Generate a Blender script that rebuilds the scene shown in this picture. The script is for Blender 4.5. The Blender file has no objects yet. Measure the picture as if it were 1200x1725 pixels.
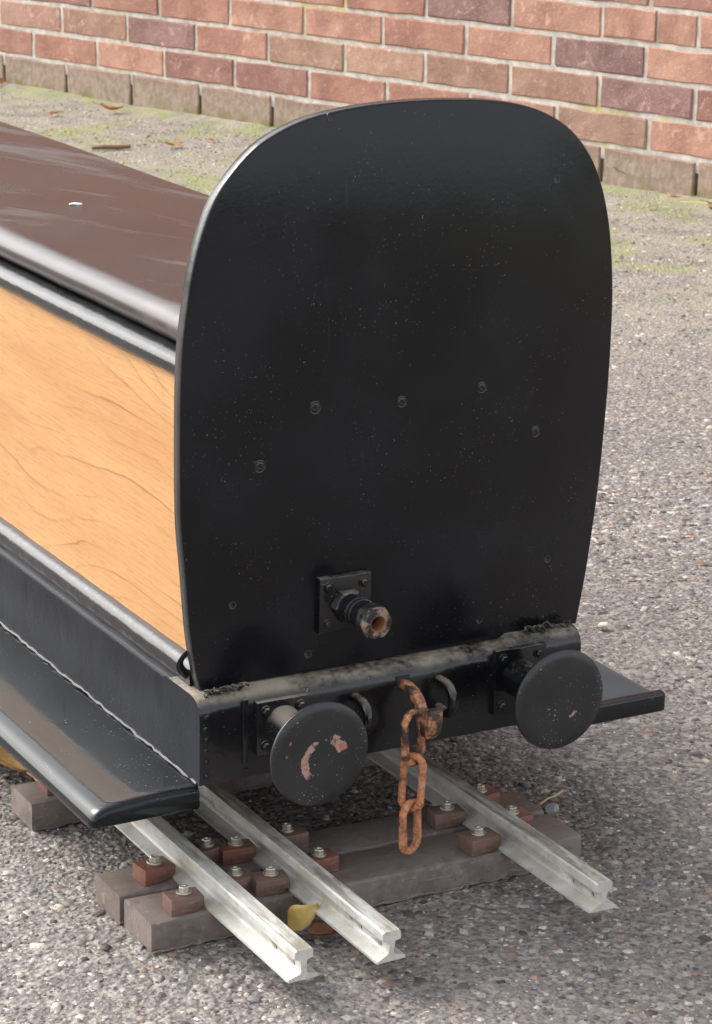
import bpy, bmesh, math, random
import numpy as np
from mathutils import Vector, Matrix
random.seed(7)
RNG = np.random.default_rng(11)
SC = bpy.context.scene
COL = SC.collection

# ------------------------------------------------------------------ camera, sky, sun, exposure
cam = bpy.data.cameras.new('camera')
camo = bpy.data.objects.new('camera', cam)
COL.objects.link(camo)
CX = Vector((0.87418553, -0.48516120, 0.02045175))
CU = Vector((0.12301698, 0.26200764, 0.95719320))
CF = Vector((0.46975151, 0.83424853, -0.28872635))
CP = Vector((-0.955501, -1.682467, 0.924263))
camo.matrix_world = Matrix(((CX.x, CU.x, -CF.x, CP.x), (CX.y, CU.y, -CF.y, CP.y), (CX.z, CU.z, -CF.z, CP.z), (0, 0, 0, 1)))
cam.sensor_fit = 'VERTICAL'
cam.sensor_height = 36
cam.lens = 87.17
cam.clip_start = 0.05
cam.clip_end = 400
cam.dof.use_dof = True
cam.dof.focus_distance = 2.05
cam.dof.aperture_fstop = 38
SC.camera = camo

world = bpy.data.worlds.new('World')
SC.world = world
world.use_nodes = True
wn = world.node_tree
for n in list(wn.nodes):
    wn.nodes.remove(n)
SUN_EL, SUN_AZ = math.radians(42), math.radians(-33)      # azimuth from +Y towards +X
sky = wn.nodes.new('ShaderNodeTexSky')
sky.sky_type = 'NISHITA'
sky.sun_disc = False
sky.sun_elevation = SUN_EL
sky.sun_rotation = SUN_AZ
sky.air_density = 1.0
sky.dust_density = 4.0
sky.ozone_density = 1.0
hs = wn.nodes.new('ShaderNodeHueSaturation')
hs.inputs['Saturation'].default_value = 0.24               # thin even cloud
bg = wn.nodes.new('ShaderNodeBackground')
bg.inputs['Strength'].default_value = 0.15
wo = wn.nodes.new('ShaderNodeOutputWorld')
wn.links.new(sky.outputs['Color'], hs.inputs['Color'])
wn.links.new(hs.outputs['Color'], bg.inputs['Color'])
wn.links.new(bg.outputs['Background'], wo.inputs['Surface'])

sl = bpy.data.lights.new('sun', 'SUN')
sl.energy = 0.5
sl.angle = math.radians(26)
sl.color = (1.0, 0.95, 0.88)
so = bpy.data.objects.new('sun', sl)
COL.objects.link(so)
sd = Vector((math.sin(SUN_AZ) * math.cos(SUN_EL), math.cos(SUN_AZ) * math.cos(SUN_EL), math.sin(SUN_EL)))
so.rotation_euler = sd.to_track_quat('Z', 'Y').to_euler()
so.location = sd * 10

SC.view_settings.view_transform = 'Standard'
SC.view_settings.look = 'None'
SC.view_settings.gamma = 1.0
SC.view_settings.use_curve_mapping = False
SC.view_settings.exposure = 1.58

# ------------------------------------------------------------------ material helpers
class NT:
    def __init__(s, name):
        s.m = bpy.data.materials.new(name)
        s.m.use_nodes = True
        s.t = s.m.node_tree
        s.b = s.t.nodes['Principled BSDF']
        s.x = {}
    def n(s, typ, **kw):
        k = s.t.nodes.new('ShaderNode' + typ)
        for a, v in kw.items():
            setattr(k, a, v)
        return k
    def put(s, sock, v):
        if isinstance(v, (int, float)):
            sock.default_value = v
        elif isinstance(v, (tuple, list)):
            sock.default_value = (*v, 1) if len(v) == 3 and sock.type == 'RGBA' else v
        else:
            s.t.links.new(v, sock)
    def co(s, kind='Object'):
        if kind not in s.x:
            s.x[kind] = s.n('TexCoord').outputs[kind]
        return s.x[kind]
    def vmap(s, scale=(1, 1, 1), loc=(0, 0, 0), kind='Object', src=None):
        k = s.n('Mapping')
        k.inputs['Scale'].default_value = scale
        k.inputs['Location'].default_value = loc
        s.put(k.inputs['Vector'], src if src is not None else s.co(kind))
        return k.outputs[0]
    def noise(s, scale, detail=4, rough=0.55, vec=None, dist=0.0):
        k = s.n('TexNoise')
        s.put(k.inputs['Vector'], vec if vec is not None else s.co())
        k.inputs['Scale'].default_value = scale
        k.inputs['Detail'].default_value = detail
        k.inputs['Roughness'].default_value = rough
        k.inputs['Distortion'].default_value = dist
        return k.outputs['Fac']
    def voro(s, scale, vec=None, feat='F1', out='Distance'):
        k = s.n('TexVoronoi', feature=feat)
        s.put(k.inputs['Vector'], vec if vec is not None else s.co())
        k.inputs['Scale'].default_value = scale
        return k.outputs[out]
    def ramp(s, fac, a, b, lo=0.0, hi=1.0):
        k = s.n('MapRange', interpolation_type='SMOOTHSTEP')
        s.put(k.inputs['Value'], fac)
        k.inputs['From Min'].default_value = a
        k.inputs['From Max'].default_value = b
        k.inputs['To Min'].default_value = lo
        k.inputs['To Max'].default_value = hi
        return k.outputs[0]
    def mix(s, fac, a, b, mode='MIX'):
        k = s.n('Mix', data_type='RGBA', blend_type=mode)
        s.put(k.inputs[0], fac)
        s.put(k.inputs[6], a)
        s.put(k.inputs[7], b)
        return k.outputs[2]
    def math(s, op, a, b=0.0, c=None):
        k = s.n('Math', operation=op)
        s.put(k.inputs[0], a)
        s.put(k.inputs[1], b)
        if c is not None:
            s.put(k.inputs[2], c)
        return k.outputs[0]
    def sep(s, v=None):
        k = s.n('SeparateXYZ')
        s.put(k.inputs[0], v if v is not None else s.co())
        return k.outputs
    def comb(s, x, y, z):
        k = s.n('CombineXYZ')
        for i, v in enumerate((x, y, z)):
            s.put(k.inputs[i], v)
        return k.outputs[0]
    def normz(s):
        return s.sep(s.n('NewGeometry').outputs['Normal'])[2]
    def bump(s, h, strength=0.3, dist=0.001, prev=None):
        k = s.n('Bump')
        k.inputs['Strength'].default_value = strength
        k.inputs['Distance'].default_value = dist
        s.put(k.inputs['Height'], h)
        if prev is not None:
            s.put(k.inputs['Normal'], prev)
        return k.outputs[0]
    def out(s, color=None, rough=None, metal=None, normal=None, spec=None):
        for nm, v in (('Base Color', color), ('Roughness', rough), ('Metallic', metal), ('Normal', normal), ('Specular IOR Level', spec)):
            if v is not None:
                s.put(s.b.inputs[nm], v)
        return s.m

def black_paint(name, base=(0.010, 0.0105, 0.012), rough=0.3, speck=0.5, dust=0.0, wave=0.25, scuff=0.5, spec=0.5, fine=0.18, dustc=(0.40, 0.345, 0.265)):
    t = NT(name)
    n1 = t.noise(9, 5)
    n2 = t.noise(230, 3)
    col = t.mix(t.ramp(n1, 0.3, 0.75), base, tuple(c * 1.9 + 0.002 for c in base))
    sp = t.math('MULTIPLY', t.ramp(t.noise(620, 1, 0.4), 0.735, 0.775), t.ramp(t.noise(22, 3), 0.4, 0.62))
    sp = t.math('MULTIPLY', sp, speck * 0.7)
    col = t.mix(sp, col, (0.46, 0.44, 0.40))
    # hair scratches and dull scuffs
    ns = t.noise(3.5, 2)
    sc = t.noise(70, 2, 0.5, t.vmap((1, 1, 0.12)), 1.5)
    sc = t.math('MULTIPLY', t.ramp(sc, 0.70, 0.76), t.ramp(t.noise(14, 2), 0.52, 0.66))
    col = t.mix(t.math('MULTIPLY', sc, 0.22 * scuff), col, (0.3, 0.29, 0.27))
    r = t.math('ADD', t.ramp(n1, 0.3, 0.7, rough - 0.04, rough + 0.07), t.math('MULTIPLY', t.math('ADD', sp, sc), 0.3))
    if dust > 0:
        dz = t.ramp(t.normz(), 0.35, 0.95)
        dm = t.math('MULTIPLY', dz, t.ramp(t.math('ADD', t.math('MULTIPLY', t.noise(9, 3, 0.6), 0.75), t.math('MULTIPLY', t.noise(170, 4, 0.6), 0.25)), 0.37, 0.58))
        dm = t.math('MULTIPLY', dm, dust)
        dcol = t.mix(t.noise(90, 4), dustc, tuple(c * 0.45 for c in dustc))
        col = t.mix(dm, col, dcol)
        r = t.math('ADD', r, t.math('MULTIPLY', dm, 0.5))
    b = t.bump(t.noise(42, 3), wave, 0.0015)
    b = t.bump(n2, fine, 0.0006, b)
    return t.out(col, r, 0.0, b, spec)

def make_asphalt():
    t = NT('asphalt')
    n1 = t.noise(2.1, 5)
    n2 = t.noise(160, 4, 0.6)
    v = t.voro(150, out='Color')
    base = t.mix(t.ramp(n1, 0.3, 0.7), (0.105, 0.094, 0.092), (0.165, 0.150, 0.144))
    base = t.mix(t.ramp(n2, 0.42, 0.68), base, (0.24, 0.215, 0.19))
    base = t.mix(t.ramp(n2, 0.46, 0.30), base, (0.055, 0.047, 0.045))
    vs = t.sep(v)
    base = t.mix(t.math('MULTIPLY', t.ramp(vs[0], 0.72, 0.80), 0.6), base, (0.33, 0.30, 0.26))
    # paler towards the wall: stronger light painted in along with silt, then moss
    p = t.sep()
    wl = t.math('ADD', t.math('MULTIPLY', p[0], 0.9602), t.math('MULTIPLY', p[1], 0.2794))
    silt = t.math('MULTIPLY', t.ramp(wl, 1.2, 2.6), t.ramp(t.noise(9, 5), 0.30, 0.62))
    base = t.mix(t.math('MULTIPLY', silt, 0.65), base, (0.33, 0.295, 0.225))
    ms = t.math('MULTIPLY', t.ramp(wl, 1.9, 2.45), t.ramp(t.noise(5.0, 5, 0.65), 0.50, 0.62))
    ms = t.math('MAXIMUM', ms, t.math('MULTIPLY', t.ramp(wl, 2.96, 3.05), t.ramp(t.noise(13, 5, 0.65), 0.44, 0.58)))
    base = t.mix(t.math('MULTIPLY', ms, 0.6), base, (0.21, 0.235, 0.055))
    b = t.bump(t.voro(190), 0.8, 0.003)
    b = t.bump(n2, 0.6, 0.003, b)
    return t.out(base, 0.82, 0, b, 0.35)

def make_chip():
    t = NT('aggregate_chips')
    a = t.n('Attribute', attribute_name='Col')
    c = t.mix(t.ramp(t.noise(420, 3), 0.35, 0.7), a.outputs['Color'], t.mix(0.45, a.outputs['Color'], (0.06, 0.055, 0.05)))
    return t.out(c, t.ramp(t.noise(30, 2), 0.3, 0.7, 0.45, 0.8), 0, t.bump(t.noise(600, 3), 0.4, 0.0008), 0.4)

def make_brick():
    t = NT('brick_clay')
    oi = t.n('ObjectInfo')
    vec = t.vmap(kind='Object')
    va = t.n('VectorMath', operation='ADD')
    t.put(va.inputs[0], t.vmap((0.262, 1, 1)))
    rnd = t.math('MULTIPLY', oi.outputs['Random'], 37.0)
    t.put(va.inputs[1], t.comb(rnd, rnd, rnd))
    v = va.outputs[0]
    c = oi.outputs['Color']
    n1 = t.noise(11, 5, 0.6, v)
    n2 = t.noise(70, 4, 0.6, v)
    n3 = t.noise(260, 3, 0.6, v)
    col = t.mix(t.ramp(n1, 0.32, 0.68), c, t.mix(1.0, c, (0.72, 0.66, 0.68), 'MULTIPLY'))
    col = t.mix(t.ramp(n2, 0.50, 0.72, 0, 0.55), col, t.mix(1.0, c, (1.25, 1.2, 1.15), 'MULTIPLY'))
    col = t.mix(t.ramp(n3, 0.60, 0.72, 0, 0.75), col, (0.66, 0.47, 0.36))
    ef = t.math('MULTIPLY', t.ramp(t.noise(34, 5, 0.7, v, 1.0), 0.54, 0.68), t.ramp(t.noise(8, 3, 0.5, v), 0.42, 0.62))
    col = t.mix(t.math('MULTIPLY', ef, 0.6), col, (0.60, 0.42, 0.33))
    col = t.mix(t.ramp(n3, 0.36, 0.27, 0, 0.5), col, (0.12, 0.075, 0.06))
    # spalled pale pink patches
    pm = t.math('MULTIPLY', t.ramp(t.noise(19, 3, 0.5, v), 0.68, 0.72), t.ramp(t.noise(6, 2, 0.5, v), 0.5, 0.6))
    col = t.mix(t.math('MULTIPLY', pm, 0.8), col, (0.60, 0.33, 0.22))
    # silty film with algae low on the wall
    z = t.sep(t.n('NewGeometry').outputs['Position'])[2]
    low = t.math('MULTIPLY', t.ramp(z, 0.105, 0.06), t.ramp(n1, 0.25, 0.55, 0.55, 0.95))
    col = t.mix(low, col, t.mix(t.ramp(n2, 0.35, 0.65), (0.235, 0.18, 0.14), (0.33, 0.26, 0.20)))
    alg = t.math('MULTIPLY', t.ramp(z, 0.050, 0.012), t.ramp(t.noise(14, 4, 0.6, v), 0.42, 0.62))
    col = t.mix(t.math('MULTIPLY', alg, 0.75), col, (0.17, 0.15, 0.05))
    b = t.bump(n2, 0.5, 0.003)
    b = t.bump(n3, 0.6, 0.0016, b)
    return t.out(col, 0.86, 0, b, 0.25)

def make_mortar():
    t = NT('lime_mortar')
    n = t.noise(45, 5, 0.6)
    z = t.sep()[2]
    col = t.mix(t.ramp(n, 0.3, 0.7), (0.40, 0.37, 0.32), (0.62, 0.58, 0.50))
    li = t.math('MULTIPLY', t.ramp(t.noise(3.5, 4, 0.6), 0.58, 0.66), t.ramp(t.noise(40, 3), 0.35, 0.6))
    col = t.mix(t.math('MULTIPLY', li, 0.8), col, (0.46, 0.40, 0.14))
    col = t.mix(t.ramp(z, 0.085, 0.05, 0, 0.9), col, (0.16, 0.135, 0.10))
    return t.out(col, 0.93, 0, t.bump(t.noise(300, 3), 0.6, 0.002), 0.2)

def make_wood():
    t = NT('oak_laminate')
    p = t.sep()
    y, z = p[1], p[2]
    yz = lambda a, b, c: t.comb(t.math('MULTIPLY', y, a), t.math('MULTIPLY', z, b), c)
    f = t.noise(1.0, 1, 0.5, yz(1.7, 4.0, 3.0), 0.15)
    wob = t.noise(1.0, 4, 0.6, yz(11, 45, 7.0))
    g = t.math('ADD', t.math('ADD', t.math('ADD', t.math('MULTIPLY', f, 12.0), t.math('MULTIPLY', t.noise(1.0, 2, 0.5, yz(3.5, 14, 11.0)), 2.5)), t.math('MULTIPLY', z, 46.0)), t.math('MULTIPLY', y, 2.4))
    g = t.math('ADD', g, t.math('MULTIPLY', wob, 0.42))
    fr = t.math('FRACT', g)
    sh = t.ramp(fr, 0.25, 1.0)                                   # late wood deepening towards each ring
    line = t.math('MULTIPLY', t.ramp(fr, 0.86, 0.97), t.ramp(fr, 1.0, 0.985))
    amp = t.ramp(t.noise(1.0, 4, 0.65, yz(4, 26, 4.0)), 0.36, 0.72)
    band = t.noise(1.0, 4, 0.55, yz(2.2, 13, 1.0), 0.5)
    fine = t.noise(1.0, 3, 0.65, yz(22, 480, 2.0))
    pore = t.ramp(t.noise(1.0, 2, 0.6, yz(70, 1000, 9.0)), 0.60, 0.70)
    col = t.mix(t.ramp(band, 0.3, 0.72), (0.545, 0.305, 0.128), (0.455, 0.232, 0.088))
    col = t.mix(t.math('MULTIPLY', t.math('MULTIPLY', sh, amp), 0.40), col, (0.43, 0.20, 0.078))
    col = t.mix(t.ramp(fine, 0.44, 0.72, 0, 0.45), col, (0.34, 0.15, 0.06))
    col = t.mix(t.math('MULTIPLY', t.math('MULTIPLY', line, amp), 0.72), col, (0.20, 0.085, 0.042))
    col = t.mix(t.math('MULTIPLY', pore, 0.5), col, (0.22, 0.09, 0.04))
    return t.out(col, t.ramp(fine, 0.3, 0.7, 0.34, 0.48), 0, t.bump(fine, 0.10, 0.0006), 0.4)

def make_vinyl():
    t = NT('dark_vinyl')
    p = t.sep()
    st = t.noise(1.0, 4, 0.6, t.comb(t.math('ADD', t.math('MULTIPLY', p[0], 15), t.math('MULTIPLY', p[1], 6.0)), t.math('MULTIPLY', p[1], 2.6), 0.0), 0.8)
    dm = t.ramp(st, 0.52, 0.68)
    cl = t.noise(6, 3)
    col = t.mix(t.ramp(cl, 0.3, 0.7), (0.030, 0.022, 0.0195), (0.040, 0.030, 0.027))
    col = t.mix(t.math('MULTIPLY', dm, 0.34), col, (0.17, 0.14, 0.14))
    r = t.math('ADD', t.ramp(cl, 0.3, 0.7, 0.20, 0.26), t.math('MULTIPLY', dm, 0.18))
    w = t.n('TexWave', wave_type='BANDS', bands_direction='Y')
    w.inputs['Scale'].default_value = 130
    w.inputs['Distortion'].default_value = 1.2
    b = t.bump(w.outputs['Fac'], 0.10, 0.0006)
    b = t.bump(t.noise(9, 1), 0.05, 0.003, b)
    return t.out(col, r, 0, b, 0.4)

def make_alu():
    t = NT('weathered_aluminium')
    n1 = t.noise(1.0, 5, 0.7, t.vmap((150, 16, 90)))
    n2 = t.noise(40, 5, 0.65)
    n3 = t.noise(320, 3)
    n4 = t.noise(95, 5, 0.7)
    nz = t.normz()
    col = t.mix(t.ramp(n2, 0.3, 0.7), (0.47, 0.455, 0.42), (0.61, 0.60, 0.565))
    col = t.mix(t.math('MULTIPLY', t.ramp(t.noise(1.0, 4, 0.6, t.vmap((70, 22, 70))), 0.46, 0.70), 0.52), col, (0.43, 0.385, 0.26))
    col = t.mix(t.ramp(n4, 0.55, 0.68, 0, 0.5), col, (0.27, 0.255, 0.215))
    top = t.ramp(nz, 0.975, 0.995)
    gr = t.math('MULTIPLY', t.ramp(t.math('ADD', t.math('MULTIPLY', n1, 0.65), t.math('MULTIPLY', t.noise(7, 3), 0.35)), 0.43, 0.58), t.math('ADD', t.math('MULTIPLY', top, 0.92), 0.03))
    col = t.mix(gr, col, t.mix(n2, (0.16, 0.145, 0.12), (0.30, 0.255, 0.19)))
    col = t.mix(t.ramp(n3, 0.68, 0.75, 0, 0.6), col, (0.13, 0.115, 0.09))
    return t.out(col, t.ramp(n2, 0.3, 0.7, 0.42, 0.62), 0.2, t.bump(n3, 0.3, 0.0008), 0.5)

def make_plastic(name, a, b_, rough=0.55):
    t = NT(name)
    n1 = t.noise(14, 5, 0.6)
    n2 = t.noise(110, 4, 0.6)
    oi = t.n('ObjectInfo')
    col = t.mix(t.ramp(n1, 0.32, 0.68), a, b_)
    col = t.mix(t.math('MULTIPLY', oi.outputs['Random'], 0.35), col, tuple(c * 0.62 for c in a))
    col = t.mix(t.ramp(n2, 0.58, 0.70, 0, 0.55), col, (0.32, 0.28, 0.245))
    col = t.mix(t.ramp(t.noise(26, 5, 0.7), 0.50, 0.62, 0, 0.5), col, tuple(c * 0.5 for c in a))
    sc = t.math('MULTIPLY', t.ramp(t.noise(1.0, 3, 0.6, t.vmap((40, 300, 300)), 0.8), 0.60, 0.70), t.ramp(t.noise(20, 3), 0.45, 0.6))
    col = t.mix(t.math('MULTIPLY', sc, 0.5), col, (0.33, 0.28, 0.25))
    col = t.mix(t.ramp(n2, 0.36, 0.28, 0, 0.6), col, tuple(c * 0.4 for c in a))
    dm = t.math('MULTIPLY', t.ramp(t.normz(), 0.6, 0.95), t.ramp(t.noise(23, 5, 0.65), 0.44, 0.64))
    col = t.mix(t.math('MULTIPLY', dm, 0.35), col, (0.21, 0.175, 0.13))
    return t.out(col, t.ramp(n1, 0.3, 0.7, rough - 0.1, rough + 0.1), 0, t.bump(n2, 0.6, 0.0014, t.bump(n1, 0.5, 0.004)), 0.45)

def make_rust(name, amount):
    t = NT(name)
    n1 = t.noise(75, 5, 0.65)
    n2 = t.noise(340, 4, 0.6)
    ru = t.mix(t.ramp(n2, 0.36, 0.64), (0.58, 0.245, 0.115), (0.33, 0.13, 0.065))
    ru = t.mix(t.ramp(t.noise(150, 4), 0.56, 0.72, 0, 0.7), ru, (0.52, 0.36, 0.27))
    m = t.ramp(n1, 0.56 - amount, 0.74 - amount)
    col = t.mix(m, (0.045, 0.033, 0.027), ru)
    return t.out(col, t.mix(m, (0.42,) * 3, (0.88,) * 3), 0.0, t.bump(n2, 0.6, 0.0012, t.bump(n1, 0.4, 0.002)), 0.4)

def make_nut():
    t = NT('worn_ring_nut')
    n = t.noise(95, 4, 0.6)
    p = t.sep()
    dx, dz = t.math('SUBTRACT', p[0], -0.009), t.math('SUBTRACT', p[2], 0.259)
    rad = t.math('SQRT', t.math('ADD', t.math('MULTIPLY', dx, dx), t.math('MULTIPLY', dz, dz)))
    bare = t.mix(t.noise(260, 4), (0.20, 0.125, 0.095), (0.31, 0.225, 0.175))
    col = t.mix(t.ramp(n, 0.45, 0.56), (0.012, 0.012, 0.013), bare)
    col = t.mix(t.ramp(p[1], -0.036, -0.040, 1.0, 0.0), col, t.mix(t.ramp(n, 0.6, 0.66), (0.010, 0.010, 0.011), bare))
    col = t.mix(t.ramp(rad, 0.0078, 0.0066), col, (0.26, 0.12, 0.06))
    return t.out(col, 0.45, 0.1, t.bump(t.noise(300, 3), 0.4, 0.001), 0.5)

def make_leaf(name, a, b_, vein):
    t = NT(name)
    p = t.sep()
    n = t.noise(60, 4, 0.6)
    col = t.mix(t.ramp(n, 0.35, 0.65), a, b_)
    mid = t.ramp(t.math('ABSOLUTE', p[1]), 0.0016, 0.0004)
    col = t.mix(t.math('MULTIPLY', mid, 0.6), col, vein)
    return t.out(col, 0.6, 0, t.bump(t.noise(140, 3), 0.4, 0.001), 0.35)

def make_buffer_face(name, arcs):
    """black enamel worn through to red primer and bare steel along curved rubs (object space, metres)"""
    t = NT(name)
    p = t.sep()
    n = t.noise(170, 4, 0.65)
    n1 = t.noise(11, 4)
    col = t.mix(t.ramp(n1, 0.3, 0.7), (0.011, 0.0115, 0.013), (0.022, 0.022, 0.023))
    sp = t.math('MULTIPLY', t.ramp(t.noise(640, 1, 0.4), 0.70, 0.74), t.ramp(t.noise(45, 3), 0.45, 0.62))
    col = t.mix(t.math('MULTIPLY', sp, 0.7), col, (0.5, 0.48, 0.45))
    worn = None
    for (ax, az, r, w, a0, a1) in arcs:
        dx = t.math('SUBTRACT', p[0], ax)
        dz = t.math('SUBTRACT', p[2], az)
        d = t.math('SQRT', t.math('ADD', t.math('MULTIPLY', dx, dx), t.math('MULTIPLY', dz, dz)))
        d = t.math('ADD', d, t.math('MULTIPLY', t.math('SUBTRACT', n, 0.5), 0.006))
        m = t.ramp(t.math('ABSOLUTE', t.math('SUBTRACT', d, r)), w, w * 0.75)
        mid, half = (a0 + a1) / 2, (a1 - a0) / 2
        dt = t.math('ADD', t.math('MULTIPLY', dx, math.cos(mid)), t.math('MULTIPLY', dz, math.sin(mid)))
        cs = t.math('DIVIDE', dt, t.math('ADD', t.math('SQRT', t.math('ADD', t.math('MULTIPLY', dx, dx), t.math('MULTIPLY', dz, dz))), 1e-5))
        m2 = t.ramp(cs, math.cos(half), math.cos(half * 0.85))
        m = t.math('MULTIPLY', m, m2)
        m = t.math('MULTIPLY', m, t.ramp(t.noise(130, 4, 0.7), 0.36, 0.44) if w > 0.003 else t.ramp(t.noise(130, 4, 0.7), 0.48, 0.54))
        worn = m if worn is None else t.math('MAXIMUM', worn, m)
    wc = t.mix(t.ramp(t.noise(220, 3), 0.38, 0.55), (0.34, 0.115, 0.085), (0.33, 0.235, 0.195))
    col = t.mix(worn, col, wc)
    r = t.math('ADD', t.ramp(n1, 0.3, 0.7, 0.30, 0.42), t.math('MULTIPLY', worn, 0.35))
    return t.out(col, r, 0, t.bump(t.noise(60, 3), 0.12, 0.001), 0.5)

M = {}
M['asphalt'] = make_asphalt()
M['chip'] = make_chip()
M['brick'] = make_brick()
M['mortar'] = make_mortar()
M['wood'] = make_wood()
M['vinyl'] = make_vinyl()
M['alu'] = make_alu()
M['board'] = black_paint('board_enamel', (0.0032, 0.0034, 0.0048), 0.22, 0.36, wave=0.06, scuff=0.25, spec=0.3)
M['edge'] = black_paint('worn_edge_paint', (0.014, 0.0135, 0.013), 0.27, 1.0, wave=0.8, scuff=2.5)
M['paint'] = black_paint('gloss_black_paint', (0.0055, 0.006, 0.0075), 0.22, 0.6, wave=0.35)
M['sill'] = black_paint('sill_paint', (0.0105, 0.0115, 0.0145), 0.30, 0.6, wave=0.30, spec=0.06, fine=0.15)
M['mould'] = black_paint('moulding_paint', (0.006, 0.0065, 0.0075), 0.14, 0.4, wave=0.55)
M['running'] = black_paint('running_board_paint', (0.0038, 0.0056, 0.0072), 0.09, 0.7, wave=0.06, spec=0.3, fine=0.06)
M['runside'] = black_paint('running_board_green', (0.042, 0.064, 0.074), 0.5, 0.5, wave=0.3)
M['dusty'] = black_paint('dusty_black_paint', (0.005, 0.005, 0.006), 0.22, 0.8, dust=1.0, wave=0.35)
M['fit'] = black_paint('fitting_paint', (0.005, 0.0052, 0.006), 0.2, 0.9, dust=0.9, wave=0.4)
M['mastic'] = black_paint('flaking_mastic', (0.018, 0.017, 0.015), 0.45, 1.0, dust=0.6, wave=1.0)
M['under'] = black_paint('underframe_paint', (0.006, 0.006, 0.006), 0.7, 0.1)
M['sleeper'] = make_plastic('brown_plastic_plank', (0.150, 0.118, 0.102), (0.215, 0.178, 0.158), 0.48)
M['clip'] = make_plastic('red_brown_clip', (0.20, 0.075, 0.053), (0.24, 0.105, 0.078), 0.42)
M['clipb'] = make_plastic('dull_brown_clip', (0.17, 0.098, 0.078), (0.21, 0.13, 0.107), 0.45)
M['zinc'] = NT('zinc_screw').out((0.52, 0.49, 0.40), 0.42, 0.75)
M['rust'] = make_rust('rusty_chain', 0.23)
M['rustb'] = make_rust('half_rusted_steel', 0.13)
M['nut'] = make_nut()
M['bufL'] = make_buffer_face('worn_buffer_face', [(0.001, -0.0055, 0.0160, 0.0034, 2.05, 4.0), (0.001, -0.0055, 0.0195, 0.0052, 0.28, 1.15), (0.001, -0.0055, 0.0175, 0.0013, 1.1, 2.1), (0.0, 0.0, 0.031, 0.0009, 2.6, 3.1)])
M['bufR'] = make_buffer_face('scuffed_buffer_face', [(0.005, -0.004, 0.0125, 0.0016, -1.8, -0.3), (0.0025, -0.008, 0.001, 0.0022, -4, 4), (-0.005, -0.012, 0.001, 0.0022, -4, 4)])
M['leafy'] = make_leaf('yellow_leaf', (0.58, 0.43, 0.15), (0.45, 0.29, 0.08), (0.36, 0.25, 0.10))
M['leafb'] = make_leaf('brown_leaf', (0.24, 0.10, 0.045), (0.14, 0.055, 0.03), (0.12, 0.05, 0.03))
M['leafo'] = make_leaf('orange_leaf', (0.50, 0.22, 0.075), (0.36, 0.14, 0.05), (0.3, 0.14, 0.06))
M['leaft'] = make_leaf('tan_leaf', (0.46, 0.29, 0.11), (0.36, 0.19, 0.07), (0.28, 0.16, 0.07))
M['straw'] = NT('dry_straw').out((0.52, 0.38, 0.20), 0.7)
M['twig'] = NT('dry_twig').out((0.20, 0.115, 0.07), 0.8)
M['paper'] = NT('white_paper').out((0.80, 0.80, 0.80), 0.7)
M['stone'] = NT('pale_stone').out((0.62, 0.55, 0.44), 0.8)
M['hole_shade'] = NT('painted_hole_shade').out((0.16, 0.145, 0.11), 0.9)  # plug colour, dark to stand for the shade in a drilled hole
M['pit'] = NT('dark_recess').out((0.012, 0.011, 0.010), 0.6)

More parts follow.
